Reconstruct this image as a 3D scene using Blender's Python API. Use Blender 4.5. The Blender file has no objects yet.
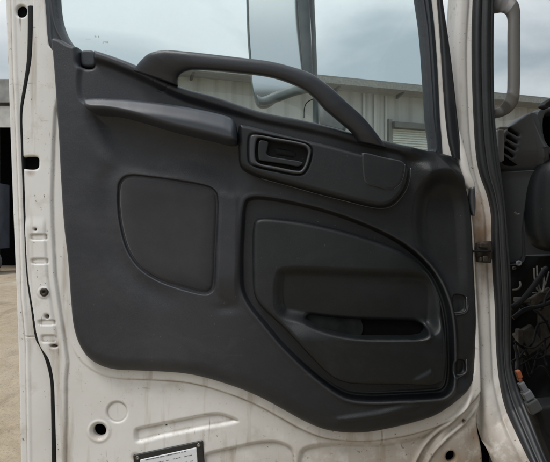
import bpy, math, random
import numpy as np
from mathutils import Vector
random.seed(4); rng = np.random.default_rng(7)
scene = bpy.context.scene
COL = scene.collection
D, S, UC, VC, ZC = 1.1, 0.002, 275.0, 231.0, 1.7      # eye to door, metres per unit on the door plane, eye height

# ------------------------------------------------------------------ geometry helpers
def P(u, v, y):                                        # measured point of the photo at distance y behind the door plane
    k = S*(D+y)/D
    return ((u-UC)*k, y, ZC-(v-VC)*k)

def q(pts, h):                                         # outline measured on a surface h mm proud of the door plane
    a = np.array(pts, float); k = (D-h/1000.0)/D
    return np.stack([(a[:,0]-UC)*k+UC, (a[:,1]-VC)*k+VC], 1)

def spl(pts, n=8, closed=True):                        # centripetal Catmull-Rom
    p = np.array(pts, float); N = len(p); out = []
    if not closed:
        p = np.vstack([2*p[0]-p[1], p, 2*p[-1]-p[-2]]); rg = range(1, N)
    else:
        rg = range(N)
    for i in rg:
        if closed: p0,p1,p2,p3 = p[i-1],p[i],p[(i+1)%N],p[(i+2)%N]
        else: p0,p1,p2,p3 = p[i-1],p[i],p[i+1],p[i+2]
        t1 = max(np.linalg.norm(p1-p0),1e-6)**.5; t2 = t1+max(np.linalg.norm(p2-p1),1e-6)**.5; t3 = t2+max(np.linalg.norm(p3-p2),1e-6)**.5
        for k in range(n):
            t = t1+(t2-t1)*k/n
            A1=(t1-t)/t1*p0+t/t1*p1; A2=(t2-t)/(t2-t1)*p1+(t-t1)/(t2-t1)*p2; A3=(t3-t)/(t3-t2)*p2+(t-t2)/(t3-t2)*p3
            B1=(t2-t)/t2*A1+t/t2*A2; B2=(t3-t)/(t3-t1)*A2+(t-t1)/(t3-t1)*A3
            out.append((t2-t)/(t2-t1)*B1+(t-t1)/(t2-t1)*B2)
    if not closed: out.append(p[-2])
    return np.array(out)

def circle(u, v, r, n=28, ry=None):
    a = np.linspace(0, 2*np.pi, n, endpoint=False); ry = ry or r
    return np.stack([u+r*np.cos(a), v+ry*np.sin(a)], 1)

def sdf(poly, U, V, near=False):                       # signed distance, positive inside
    shp = U.shape; x = U.ravel(); y = V.ravel()
    poly = np.asarray(poly, float); B = np.roll(poly, -1, 0)
    best = np.full(x.shape, 1e18); ins = np.zeros(x.shape, bool)
    if near: nx = np.zeros_like(x); ny = np.zeros_like(x)
    for (ax,ay),(bx,by) in zip(poly, B):
        dx,dy = bx-ax, by-ay; L = dx*dx+dy*dy
        if L < 1e-12: continue
        t = np.clip(((x-ax)*dx+(y-ay)*dy)/L, 0, 1)
        cx = ax+t*dx; cy = ay+t*dy
        d2 = (x-cx)**2+(y-cy)**2
        m = d2 < best
        best = np.where(m, d2, best)
        if near: nx = np.where(m, cx, nx); ny = np.where(m, cy, ny)
        if abs(dy) > 1e-12:
            c = (ay > y) != (by > y)
            ins ^= c & (x < ax+(y-ay)*dx/dy)
    d = np.where(ins, 1, -1)*np.sqrt(best)
    if near: return d.reshape(shp), nx.reshape(shp), ny.reshape(shp)
    return d.reshape(shp)

def ss(x, a, b):
    t = np.clip((x-a)/(b-a), 0, 1); return t*t*(3-2*t)
def lerp(a, b, t): return a+(b-a)*t
def roll(d, r, drop):                                  # rounded edge: amount to take off at distance d inside the outline
    t = np.clip(1-d/r, 0, 1); return drop*(1-np.sqrt(np.maximum(0, 1-t*t)))

def link(name, verts, faces, mats, parent=None, smooth=True, midx=None):
    me = bpy.data.meshes.new(name)
    base = np.array(parent_origin(parent))
    vv = np.asarray(verts, float)-base
    me.from_pydata(vv.tolist(), [], [list(map(int, f)) for f in faces]); me.update()
    if not isinstance(mats, (list, tuple)): mats = [mats]
    for m in mats: me.materials.append(m)
    if midx is not None: me.polygons.foreach_set('material_index', np.asarray(midx, np.int32))
    me.polygons.foreach_set('use_smooth', np.full(len(me.polygons), smooth))
    o = bpy.data.objects.new(name, me); COL.objects.link(o)
    if parent is not None: o.parent = parent
    return o
def parent_origin(p):
    L = Vector((0,0,0))
    while p is not None:
        L = L+Vector(p.location); p = p.parent
    return L

def patch(name, outline, hfn, m, parent, step=0.8, holes=(), back=None, jit=0):
    """moulded sheet: relief hfn(U,V,d) mm over an outline on the door plane, edges turned back to `back` mm"""
    outline = np.asarray(outline)
    lo = outline.min(0)-2*step; hi = outline.max(0)+2*step
    us = np.arange(lo[0], hi[0]+step, step); vs = np.arange(lo[1], hi[1]+step, step)
    U, V = np.meshgrid(us, vs)
    d, nx, ny = sdf(outline, U, V, True)
    for h in holes:
        dh, hx, hy = sdf(h, U, V, True); dh = -dh
        m2 = dh < d
        d = np.where(m2, dh, d); nx = np.where(m2, hx, nx); ny = np.where(m2, hy, ny)
    ok = d > -0.5*step
    cell = ok[:-1,:-1]&ok[1:,:-1]&ok[:-1,1:]&ok[1:,1:]
    R, C = U.shape
    idx = np.arange(R*C).reshape(R, C)
    I, J = np.nonzero(cell)
    quads = np.stack([idx[I,J], idx[I+1,J], idx[I+1,J+1], idx[I,J+1]], 1)      # faces -Y
    # directed edges, boundary = those without a twin
    e = np.concatenate([quads[:,[k,(k+1)%4]] for k in range(4)])
    key = e[:,0].astype(np.int64)*(R*C)+e[:,1]; rkey = e[:,1].astype(np.int64)*(R*C)+e[:,0]
    bd = e[~np.isin(key, rkey)]
    bv = np.unique(bd)
    U = U.ravel().copy(); V = V.ravel().copy(); d = d.ravel().copy()
    U[bv] = nx.ravel()[bv]; V[bv] = ny.ravel()[bv]; d[bv] = 0
    used = np.unique(quads); remap = np.full(R*C, -1); remap[used] = np.arange(len(used))
    U = U[used]; V = V[used]; d = np.maximum(d[used], 0)
    h = hfn(U, V, d)
    verts = np.stack([(U-UC)*S, -h/1000.0, ZC-(V-VC)*S], 1)
    quads = remap[quads]; faces = quads.tolist()
    if back is not None:
        bdr = remap[bd]; bvr = remap[bv]; n0 = len(verts)
        mp = {int(b): n0+i for i, b in enumerate(bvr)}
        sk = verts[bvr].copy(); sk[:,1] = -(back/1000.0)
        verts = np.vstack([verts, sk])
        faces += [[int(b), int(a), mp[int(a)], mp[int(b)]] for a, b in bdr]
    return link(name, verts, faces, m, parent)

def loft(name, rings, m, parent, closed=True, caps=True, smooth=True):
    n = len(rings[0]); verts = [p for r in rings for p in r]; faces = []
    for i in range(len(rings)-1):
        for k in range(n if closed else n-1):
            a=i*n+k; b=i*n+(k+1)%n; faces.append((a,b,b+n,a+n))
    if caps and closed:
        faces.append(tuple(range(n))[::-1]); faces.append(tuple(range((len(rings)-1)*n, len(rings)*n)))
    return link(name, verts, faces, m, parent, smooth)

def bar(name, A, B, ys, half, m, parent, nn=8, seg=22, power=2.4):
    """moulded bar between two measured edges A,B (lists of u,v) at depth ys, half-thickness `half` m"""
    A = spl(A, nn, False); B = spl(B, nn, False)
    n = len(A); ys = np.interp(np.linspace(0,1,n), np.linspace(0,1,len(ys)), ys)
    half = np.interp(np.linspace(0,1,n), np.linspace(0,1,len(np.atleast_1d(half))), np.atleast_1d(half))
    rings = []
    for i in range(n):
        a = np.array(P(*A[i], ys[i])); b = np.array(P(*B[i], ys[i])); c=(a+b)/2; w=(a-b)/2
        r = []
        for k in range(seg):
            t = 2*math.pi*k/seg; ct, st = math.cos(t), math.sin(t)
            x = math.copysign(abs(ct)**(2/power), ct); y = math.copysign(abs(st)**(2/power), st)
            r.append(tuple(c+w*x+np.array((0, half[i]*y, 0))))
        rings.append(r)
    return loft(name, rings, m, parent)

def strip(name, A, B, ys, prof, m, parent, nn=8):
    """extruded section between edges A and B; prof = [(t, mm toward viewer)]"""
    A = spl(A, nn, False); B = spl(B, nn, False); n = len(A)
    ys = np.interp(np.linspace(0,1,n), np.linspace(0,1,len(ys)), ys)
    rings = []
    for i in range(n):
        a = np.array(P(*A[i], ys[i])); b = np.array(P(*B[i], ys[i]))
        rings.append([tuple(a+(b-a)*t+np.array((0,-h/1000.0,0))) for t, h in prof])
    return loft(name, rings, m, parent, closed=False, caps=False)

def tube(name, pts, r, m, parent, seg=8, nn=6, join=None):
    p = spl(pts, nn, False); rings = []
    for i in range(len(p)):
        t = Vector(p[min(i+1,len(p)-1)]-p[max(i-1,0)]).normalized()
        a = t.cross(Vector((0.13,0.31,0.94))).normalized(); b = t.cross(a)
        rings.append([tuple(Vector(p[i])+a*math.cos(2*math.pi*k/seg)*r+b*math.sin(2*math.pi*k/seg)*r) for k in range(seg)])
    return loft(name, rings, m, parent)

def box_geo(c, s, R=None, bev=0):
    x,y,z = [k/2 for k in s]
    v = [Vector((i*x,j*y,k*z)) for i in(-1,1) for j in(-1,1) for k in(-1,1)]
    if R is not None: v = [R@p for p in v]
    v = [tuple(p+Vector(c)) for p in v]
    f = [(0,1,3,2),(4,6,7,5),(0,4,5,1),(2,3,7,6),(0,2,6,4),(1,5,7,3)]
    return v, f
def boxes(name, lst, m, parent, bevel=0):
    V=[];F=[]
    for b in lst:
        v,f = box_geo(*b); k=len(V); V+=v; F+=[tuple(i+k for i in q_) for q_ in f]
    o = link(name, V, F, m, parent, smooth=False)
    if bevel:
        bm = o.modifiers.new('bevel','BEVEL'); bm.width=bevel; bm.segments=2
    return o

def thing(name, label, cat, loc, group=None):
    o = bpy.data.objects.new(name, None); COL.objects.link(o); o.location = loc; o.empty_display_size=.1
    o['label']=label; o['category']=cat
    if group: o['group']=group
    return o

# ------------------------------------------------------------------ materials
def srgb(r,g,b):
    f=lambda c:(c/255/12.92 if c/255<=.04045 else ((c/255+.055)/1.055)**2.4)
    return (f(r),f(g),f(b),1)
class NT:
    def __init__(s, name):
        s.m = bpy.data.materials.new(name); s.m.use_nodes=True; s.t=s.m.node_tree
        s.b = s.t.nodes['Principled BSDF']; s.out = s.t.nodes['Material Output']
        s.co = s.n('ShaderNodeNewGeometry').outputs['Position']
    def n(s, ty, **kw):
        x = s.t.nodes.new(ty)
        for k,v in kw.items(): setattr(x,k,v)
        return x
    def l(s,a,b): s.t.links.new(a,b)
    def mapping(s, sc=(1,1,1), rot=(0,0,0)):
        mp=s.n('ShaderNodeMapping'); s.l(s.co, mp.inputs['Vector']); mp.inputs['Scale'].default_value=sc; mp.inputs['Rotation'].default_value=rot
        return mp.outputs[0]
    def noise(s, scale, detail=4, rough=.55, vec=None, dist=0):
        x=s.n('ShaderNodeTexNoise'); s.l(vec or s.co, x.inputs['Vector'])
        x.inputs['Scale'].default_value=scale; x.inputs['Detail'].default_value=detail; x.inputs['Roughness'].default_value=rough; x.inputs['Distortion'].default_value=dist
        return x.outputs['Fac']
    def ramp(s, fac, a, b, ca=(0,0,0,1), cb=(1,1,1,1)):
        x=s.n('ShaderNodeValToRGB'); s.l(fac,x.inputs[0]); e=x.color_ramp.elements
        e[0].position=a; e[0].color=ca; e[1].position=b; e[1].color=cb
        return x.outputs[0]
    def mix(s, fac, a, b, mode='MIX'):
        x=s.n('ShaderNodeMix', data_type='RGBA', blend_type=mode)
        for i,v in ((0,fac),(6,a),(7,b)):
            if isinstance(v,(int,float,tuple)): x.inputs[i].default_value=v
            else: s.l(v,x.inputs[i])
        return x.outputs[2]
    def math(s, op, a, b=0.0):
        x=s.n('ShaderNodeMath', operation=op)
        for i,v in ((0,a),(1,b)):
            if isinstance(v,(int,float)): x.inputs[i].default_value=v
            else: s.l(v,x.inputs[i])
        return x.outputs[0]
    def bump(s, h, strength, dist=.001, prev=None):
        x=s.n('ShaderNodeBump'); s.l(h,x.inputs['Height']); x.inputs['Strength'].default_value=strength; x.inputs['Distance'].default_value=dist
        if prev: s.l(prev,x.inputs['Normal'])
        return x.outputs[0]
    def near(s, p, r0, r1):                            # 1 close to world point p, 0 beyond r1
        x=s.n('ShaderNodeVectorMath', operation='DISTANCE'); s.l(s.co,x.inputs[0]); x.inputs[1].default_value=p
        mr=s.n('ShaderNodeMapRange', interpolation_type='SMOOTHSTEP'); s.l(x.outputs['Value'],mr.inputs[0])
        mr.inputs[1].default_value=r0; mr.inputs[2].default_value=r1; mr.inputs[3].default_value=1; mr.inputs[4].default_value=0
        return mr.outputs[0]
    def sep(s):
        x=s.n('ShaderNodeSeparateXYZ'); s.l(s.co,x.inputs[0]); return x.outputs

def plastic(name, col, rough=.5, grain=900, gs=.25, dust=.25, dustcol=(.075,.079,.086,1), spec=.5, shade_col=None):
    k=NT(name)
    n1=k.noise(5,5,.6); n2=k.noise(60,4,.7)
    if shade_col:                                          # cab shade painted in: colour, dust and sheen fall off towards the hinges
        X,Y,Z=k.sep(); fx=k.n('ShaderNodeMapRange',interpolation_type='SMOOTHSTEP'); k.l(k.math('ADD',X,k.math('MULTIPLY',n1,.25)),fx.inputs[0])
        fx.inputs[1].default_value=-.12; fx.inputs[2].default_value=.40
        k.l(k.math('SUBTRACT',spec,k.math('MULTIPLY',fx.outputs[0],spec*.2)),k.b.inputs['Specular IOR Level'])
        col=k.mix(fx.outputs[0],col,shade_col); dust=k.math('SUBTRACT',dust,k.math('MULTIPLY',fx.outputs[0],dust*.6))
    c=k.mix(k.math('MULTIPLY',k.ramp(n1,.42,.75),dust), col, dustcol)
    c=k.mix(k.math('MULTIPLY',k.ramp(n2,.6,.8),k.math('MULTIPLY',dust,.5)), c, dustcol)
    sc=k.noise(16,3,.5,k.mapping((1,1,14),(0,.5,0)),.3)
    c=k.mix(k.math('MULTIPLY',k.ramp(sc,.70,.80),k.math('MULTIPLY',dust,.25)), c, (.2,.2,.2,1))
    sm=k.noise(7,9,.74,k.mapping((1,1,1.6),(0,.4,0)),.5); c=k.mix(k.math('MULTIPLY',k.ramp(sm,.50,.70),k.math('MULTIPLY',dust,.75)),c,dustcol)   # wiped-over dust and scuffs
    sp_=k.noise(240,2,.5); c=k.mix(k.math('MULTIPLY',k.ramp(sp_,.73,.77),k.math('MULTIPLY',k.ramp(n1,.45,.65),.4)),c,(.20,.195,.19,1))
    pt=k.n('ShaderNodeNewGeometry').outputs['Pointiness']
    c=k.mix(k.math('MULTIPLY',k.ramp(pt,.525,.59),.6),c,(.13,.133,.14,1))  # convex edges paler: wear plus an edge sheen painted into the colour
    k.l(c,k.b.inputs['Base Color'])
    r=k.math('ADD',k.math('ADD',k.math('MULTIPLY',n1,.26),k.math('MULTIPLY',k.noise(28,5,.7,None,.6),.20)),rough-.22); k.l(r,k.b.inputs['Roughness'])
    
    if not shade_col: k.b.inputs['Specular IOR Level'].default_value=spec
    v=k.n('ShaderNodeTexVoronoi'); k.l(k.co,v.inputs['Vector']); v.inputs['Scale'].default_value=grain
    b=k.bump(v.outputs['Distance'],gs,.0006)
    b=k.bump(k.noise(14,3),.12,.004,b)
    k.l(b,k.b.inputs['Normal']); return k.m
M_trim  = plastic('trim_plastic', (.0200,.0220,.0280,1), .42, gs=.45, dust=.42, spec=.42, dustcol=(.062,.062,.068,1), shade_col=(.0080,.0095,.0110,1))
M_pocket= plastic('pocket_plastic', (.0095,.0105,.0115,1), .42, dust=.34, spec=.38, dustcol=(.055,.062,.07,1), shade_col=(.006,.008,.009,1))
M_arm   = plastic('armrest_vinyl', (.030,.035,.046,1), .44, 900, .14, .12)
M_pod   = plastic('switch_plastic', (.0080,.0092,.0112,1), .40, 900, .2, .08, dustcol=(.06,.065,.07,1), spec=.38)
M_handle= plastic('grab_plastic', (.0165,.0195,.026,1), .40, 900, .2, .10)
M_dark  = plastic('dark_plastic', (.007,.0075,.008,1), .6, dust=.06, spec=.2, dustcol=(.05,.05,.05,1))
M_seal  = plastic('rubber_seal', (.0095,.011,.0135,1), .45, 700, .15, .16)
M_frame = plastic('frame_black', (.014,.019,.026,1), .45, dust=.1)
M_dash  = plastic('dash_plastic', (.046,.051,.058,1), .5, dust=.25)
M_greyp = plastic('grey_plastic', (.125,.123,.121,1), .5, dust=.2, dustcol=(.21,.205,.195,1))
M_wear  = plastic('bezel_plastic', (.030,.033,.038,1), .36, dust=.15)

def fabric():
    k=NT('insert_fabric')
    w=k.noise(700,2,.5); n=k.noise(9,4,.6)
    c=k.mix(k.ramp(n,.35,.75),(.030,.030,.034,1),(.047,.046,.050,1)); c=k.mix(k.math('MULTIPLY',k.ramp(w,.4,.6),.3),c,(.03,.03,.034,1))
    k.l(c,k.b.inputs['Base Color']); k.b.inputs['Roughness'].default_value=.85; k.b.inputs['Specular IOR Level'].default_value=.2
    k.b.inputs['Sheen Weight'].default_value=.25; k.b.inputs['Sheen Roughness'].default_value=.5
    k.l(k.bump(w,.4,.0008),k.b.inputs['Normal']); return k.m
M_fabric=fabric()

HINGE=P(483,250,0)
def paint(name, pillar=False):
    k=NT(name)
    n1=k.noise(3.2,6,.65); n2=k.noise(22,5,.65); n3=k.noise(160,3,.6)
    base=k.mix(k.ramp(n1,.35,.7),(.69,.68,.665,1),(.58,.565,.54,1))
    # grime thicker low down and towards the hinge side
    X,Y,Z=k.sep()
    lowz=k.n('ShaderNodeMapRange'); k.l(Z,lowz.inputs[0]); lowz.inputs[1].default_value=1.42; lowz.inputs[2].default_value=1.22
    rx=k.n('ShaderNodeMapRange'); k.l(X,rx.inputs[0]); rx.inputs[1].default_value=-.25; rx.inputs[2].default_value=.42
    g=k.math('MULTIPLY',k.math('MULTIPLY',lowz.outputs[0],rx.outputs[0]),k.ramp(n2,.20,.48))
    c=k.mix(k.math('MULTIPLY',g,1.0),base,(.20,.15,.10,1))
    c=k.mix(k.math('MULTIPLY',k.ramp(n2,.56,.72),.35),c,(.33,.29,.225,1))
    st=k.noise(30,4,.6,k.mapping((1,1,.10)),.2)                    # run marks
    c=k.mix(k.math('MULTIPLY',k.ramp(st,.56,.68),.5),c,(.27,.21,.145,1))
    n4=k.noise(75,3,.6)
    c=k.mix(k.math('MULTIPLY',k.math('MULTIPLY',k.ramp(n4,.66,.70),lowz.outputs[0]),rx.outputs[0]),c,(.09,.065,.045,1))
    ch=k.ramp(n3,.66,.70)                                           # stone chips and specks
    c=k.mix(k.math('MULTIPLY',ch,k.ramp(n2,.42,.6)),c,(.10,.07,.05,1))
    sc=k.noise(9,3,.6,k.mapping((1,1,9),(0,-.35,0)),.4)
    c=k.mix(k.math('MULTIPLY',k.ramp(sc,.685,.72),.7),c,(.16,.14,.12,1))
    sv=k.noise(11,3,.6,k.mapping((9,1,1),(0,.08,0)),.3)
    c=k.mix(k.math('MULTIPLY',k.ramp(sv,.69,.72),.7),c,(.18,.15,.12,1))
    hx=k.math('MULTIPLY',k.near(HINGE,.015,.13),k.ramp(n2,.22,.6))
    c=k.mix(k.math('MULTIPLY',hx,.95 if pillar else .5),c,(.20,.12,.065,1))
    if pillar:
        h2=k.math('MULTIPLY',k.near(P(482,215,0),.01,.08),k.ramp(n2,.3,.6)); c=k.mix(k.math('MULTIPLY',h2,.65),c,(.33,.19,.10,1))
    if not pillar:
        for u,v,r in ((36.5,229.5,.010),(48,318,.011),(45,293,.016),(55,347,.018),(99,433,.024),(451,460,.03),(464,423,.014),(32,172,.014),(478,430,.04),(135,456,.012),(201,444,.012)):
            c=k.mix(k.math('MULTIPLY',k.math('MULTIPLY',k.near(P(u,v,0),r*.25,r),k.ramp(n2,.3,.55)),.6),c,(.20,.125,.07,1))
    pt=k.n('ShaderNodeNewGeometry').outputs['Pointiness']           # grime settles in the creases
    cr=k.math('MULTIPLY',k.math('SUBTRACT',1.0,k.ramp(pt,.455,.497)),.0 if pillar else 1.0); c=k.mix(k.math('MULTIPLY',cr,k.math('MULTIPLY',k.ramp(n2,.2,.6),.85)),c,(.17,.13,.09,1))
    k.l(c,k.b.inputs['Base Color'])
    k.l(k.math('ADD',k.math('MULTIPLY',n2,.4),.22),k.b.inputs['Roughness'])
    b=k.bump(n3,.08,.0008); b=k.bump(k.noise(4,2),.15,.01,b); k.l(b,k.b.inputs['Normal'])
    return k.m
M_paint=paint('dirty_white_paint'); M_pillar=paint('stained_pillar_paint',True)

def simple(name,col,rough=.6,metal=0,var=.25,scale=20,spec=.4):
    k=NT(name); n=k.noise(scale,5,.6)
    dk=tuple(c*(1-var) for c in col[:3])+(1,); lt=tuple(min(1,c*(1+var)) for c in col[:3])+(1,)
    k.l(k.mix(k.ramp(n,.3,.7),dk,lt),k.b.inputs['Base Color']); k.b.inputs['Roughness'].default_value=rough; k.b.inputs['Metallic'].default_value=metal
    k.l(k.bump(n,.1,.002),k.b.inputs['Normal']); k.b.inputs['Specular IOR Level'].default_value=spec; return k.m
M_plate=simple('plate_black',(.02,.02,.02),.4); M_sticker=simple('sticker_paper',(.62,.64,.66),.5,0,.05)
M_ink=simple('printed_ink',(.03,.03,.035),.6); M_screw=simple('screw_steel',(.28,.27,.25),.35,.9)
M_rust=simple('hinge_grease',(.035,.028,.022),.5,.3,.6,120)
M_orange=simple('orange_connector',(.26,.075,.028),.5); M_conn=simple('grey_connector',(.15,.16,.175),.55)
M_wire=simple('pale_wire',(.085,.083,.077),.7); M_void=simple('dark_void',(.004,.004,.0045),.9,spec=.02); M_bwire=simple('black_wire',(.007,.007,.008),.6,spec=.15)
M_tan=simple('dusty_lining',(.011,.012,.012),.8,0,.5,30,.1)

def glass(name,tint,refl=1.0):
    k=NT(name); t=k.t; t.nodes.remove(k.b)
    tr=k.n('ShaderNodeBsdfTransparent'); tr.inputs[0].default_value=tint
    gl=k.n('ShaderNodeBsdfGlossy'); gl.inputs['Roughness'].default_value=.02
    fr=k.n('ShaderNodeFresnel'); fr.inputs[0].default_value=1.45
    df=k.n('ShaderNodeBsdfDiffuse'); df.inputs[0].default_value=(.55,.58,.56,1)
    m0=k.n('ShaderNodeMixShader'); k.l(k.math('MULTIPLY',k.ramp(k.noise(6,5,.7),.4,.8),.10),m0.inputs[0]); k.l(tr.outputs[0],m0.inputs[1]); k.l(df.outputs[0],m0.inputs[2])
    mx=k.n('ShaderNodeMixShader'); k.l(k.math('MULTIPLY',fr.outputs[0],refl),mx.inputs[0]); k.l(m0.outputs[0],mx.inputs[1]); k.l(gl.outputs[0],mx.inputs[2])
    k.l(mx.outputs[0],k.out.inputs[0]); return k.m
M_glass=glass('tinted_glass',(.86,.945,.945,1)); M_screen=glass('screen_glass',(.88,.90,.91,1))
k=NT('mirror_silver'); k.b.inputs['Metallic'].default_value=1; k.b.inputs['Base Color'].default_value=(.44,.455,.45,1); k.b.inputs['Roughness'].default_value=.12; M_mirror=k.m

# ------------------------------------------------------------------ the door
door=bpy.data.objects.new('door_base',None); COL.objects.link(door); door.location=P(250,560,0)

TOP=[(53,41),(56,39),(62,40.5),(72,46),(95,52),(135,66),(180,88),(215,98),(260,113),(300,121),(330,128),(352,134),(381,141),(402,146),(426,150),(436,151)]
TRIM=TOP+[(443,152.5),(452,155),(459,159),(463,170),(467,188),(471,200),(473,215),(475,250),(477,290),(479,330),(480,360),(478,376),(470,390),(462,398),(450,407.5),(435,416.5),(415,423),
      (390,429),(365,433),(345,433),(325,430),(305,422),(285,411),(265,400),(245,391),(225,384),(205,378),(185,374),(160,372),(135,371),(115,370),(100,366),(88,358),(80,346),(75,330),
      (72,300),(69,260),(65,225),(62,180),(60,140),(58,110),(56,80),(54,55)]
trim_o=spl(q(TRIM,14),6)
top_c=q(TOP,30)
def topv(U): return np.interp(U,top_c[:,0],top_c[:,1])

PK_O=[(244.5,204),(247,199.5),(254,197),(270,198),(288,201),(335,213),(383,232),(411,249),(435,273),(447,299),(452,323),(453.5,350),(453,380),(450,390),(444,395.5),(430,397.5),(400,399),(372,400),(352,398.5),(340,394.5),(316,378),(283,347),(262,322),(248,304),(242,290),(240.5,270),(241.5,235)]
PK_I=[(253.5,224),(256,219.5),(262,217.5),(285,219),(311,223),(359,235),(407,254),(428,273),(439,294),(442.5,323),(444,350),(443.5,370),(441,380),(433,384.5),(400,384),(360,383.5),(345,382),(331,375.5),(288,332),(262,308),(254.5,296),(252.5,270)]
INS=[(118.5,192),(119.6,183.5),(124,178),(132,176.3),(150,178),(180,182),(201,185.8),(210,188.6),(214.8,193),(216.2,201),(216.2,214),(214.5,250),(213,283),(211,289.5),(207,292.5),(202,292.5),(180,287),(157,278.5),(140,267),(128.5,251),(121.5,228),(118.5,205)]
ARM=[(82.5,101),(84,98),(90,96.8),(110,97),(130,98),(165,102),(200,108),(225,114),(232,117),(235,122),(236.5,133),(236.5,141),(233,143),(210,138),(170,128.5),(130,116.5),(110,112.2),(90,110.5),(84.5,107)]
POD=[(238,126),(240,123),(246,123.5),(262,127.5),(301,137),(329,143.5),(362,152),(396,159.5),(406,162.5),(410,168),(409.5,178),(405.5,190),(396,202),(388,206.5),(380,207.5),(368,205.5),(345,200),(321,194),(292,186),(268,179.5),(250,173),(240,166),(238,150)]
CHAN=[(81,72),(84,68),(95,63),(135,77),(180,98),(215,109),(260,123),(300,132),(330,138.5),(362,148),(400,157),(402,166),(362,160),(300,146),(240,132),(228,124),(165,110),(90,104),(82,98)]
UND=[(96,116),(130,122),(170,134),(240,150),(242,172),(236,186),(200,172),(150,163),(112,150)]
REC=[(490,192),(470,188),(452,181),(438,180),(428,187),(422,205),(421,230),(425,248),(436,266),(448,288),(455,310),(458,340),(459,380),(465,384),(490,360)]
sp=lambda pts,h,n=6: spl(q(pts,h),n)
pk_o,pk_i,ins_o,arm_o,pod_o=sp(PK_O,26),sp(PK_I,32),sp(INS,33),sp(ARM,66),sp(POD,58)
chan_o,und_o,rec_o=sp(CHAN,22),sp(UND,22),sp(REC,18)
NOTCH=[(77.2,38),(92.4,38),(92.8,56),(92.5,63),(90.5,66),(80,65.5),(77.5,63),(76.8,55)]
notch_o=sp(NOTCH,30)
TAB1=sp([(453,295),(464,295),(466.5,298),(466.5,309),(464,312),(453,312.5)],14); TAB2=sp([(453,360),(464,360),(466,363),(466,371),(463,374),(453,375)],14)
WEDGE=sp([(338,418.5),(352,415.5),(380,411),(412,403),(418,406),(395,413),(370,417.5),(350,419.5)],30)
SPINE=sp([(219,192),(228,189),(238,196),(239.5,240),(239,285),(238,305),(226,302),(217,294),(216,250),(218,205)],30)

def trim_h(U,V,d):
    h=np.full(U.shape,30.0)+2.0*np.sin((U-60)/380*np.pi)
    t=V-topv(U)
    h+=9*(1-ss(t,5,14))*ss(U,88,104)*(1-ss(U,405,436))                 # belt ridge
    h=lerp(h,lerp(24,34,ss(U,190,270)),ss(sdf(chan_o,U,V),-3.5,3.0))
    h-=13*ss(sdf(und_o,U,V),-14,12)
    h-=7*np.exp(-((sdf(und_o,U,V)-2)/20)**2)*0
    # soft swell under the armrest and round the insert
    h+=4*np.exp(-(((U-100)/30)**2+((V-205)/60)**2))*0
    s=sdf(ins_o,U,V); h=lerp(h,h-8,ss(s,-2.6,-.6)); h-=5*ss(-s,0,1)*np.exp(-((s+12)/11)**2)*(1-ss(U,150,190))
    h+=(1+11*np.clip((V-190)/105,0,1))*ss(sdf(SPINE,U,V),-2,5)*(1-ss(V,272,306))
    h-=3*np.exp(-(((U-228)/11)**2+((V-306)/5)**2))
    h=lerp(h,13-6*ss(d,7,18)*(1-ss(V,268,296)),ss(sdf(rec_o,U,V),-11,8))
    # front corner folds away beyond a sharp crease
    n=np.array((38.0,-29.0)); n/=np.linalg.norm(n)
    dist=(U-top_c[-1][0])*n[0]+(V-top_c[-1][1])*n[1]
    h+=(-10+26*ss(t,-2,22)-16*ss(t,22,50))*ss(U,406,426)*(1-ss(dist,0,14))
    h-=np.clip(dist*1.5,0,15)*(1-ss(V,186,200))
    # pocket surround: groove with a raised rim
    s=sdf(pk_o,U,V)
    rim=ss(U+V*.6,520,640)
    h+=(1.5+3.5*rim)*np.exp(-((s+2.2)/2.2)**2)
    h=lerp(h,12,ss(s,-1.0,2.6))
    h+=2.6*np.exp(-((s-5.5)/1.3)**2)*rim
    for tb in (TAB1,TAB2):
        st=sdf(tb,U,V); h-=6*ss(st,-.3,1.6); h+=2.6*np.exp(-((st+1)/1.1)**2)*(U>452)*ss(V,tb[:,1].mean()-4,tb[:,1].mean()+5)
    h+=4.5*ss(sdf(WEDGE,U,V),-3,3)
    s=sdf(circle(165,87,7.5),U,V); h-=1.6*np.exp(-((s)/.9)**2)
    r=4.5+15*ss(V,310,372); drop=17+8*ss(V,310,372)
    tt=np.clip(1-d/r,0,1); h-=drop*(1-np.sqrt(1-tt*tt*.985))
    return np.maximum(h,1.5)
MOUTH=sp([(302,313),(315,311),(430,318),(432,338),(424,342),(360,341),(318,332)],14,3)
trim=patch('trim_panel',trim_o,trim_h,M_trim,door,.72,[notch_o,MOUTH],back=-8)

def insert_h(U,V,d): return 26+7*(1-np.clip(1-d/16,0,1)**2)-roll(d,3.0,6)
patch('padded_insert',sp(INS,33),insert_h,M_fabric,door,.8,back=12)
def arm_h(U,V,d):
    t=(V-np.interp(U,q(ARM[2:9],66)[:,0],q(ARM[2:9],66)[:,1]))
    return 70+17*ss(t,-2,17)-roll(d,4.6,28)
patch('armrest_pad',arm_o,arm_h,M_arm,door,.7,back=12)
BEZ=[(250,138),(251.5,135),(256,134.3),(276,137.6),(300,142),(307.5,144.5),(311,149),(310.5,156),(307,167),(303,172.5),(297,173.5),(275,169.5),(257,165.3),(251,162.5),(249.6,157)]
BEZI=[(256.2,141.5),(258.2,138.2),(276,140.6),(299,144.6),(305.8,147),(308,151.5),(307.2,157),(304.3,165.8),(300.5,170.3),(295,170.3),(277,166.8),(259.5,163.2),(256,160)]
bz,bzi=sp(BEZ,64),sp(BEZI,62)
def pod_h(U,V,d):
    h=60-roll(d,5.5,18)+0*U
    s=sdf(bz,U,V); h-=3*np.exp(-((s+.5)/1.2)**2)
    s2=sdf(circle(231,0,1),U,V) if False else None
    return h
pod=patch('switch_panel',pod_o,pod_h,M_pod,door,.7,[sp(BEZI,60)],back=12)
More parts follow.
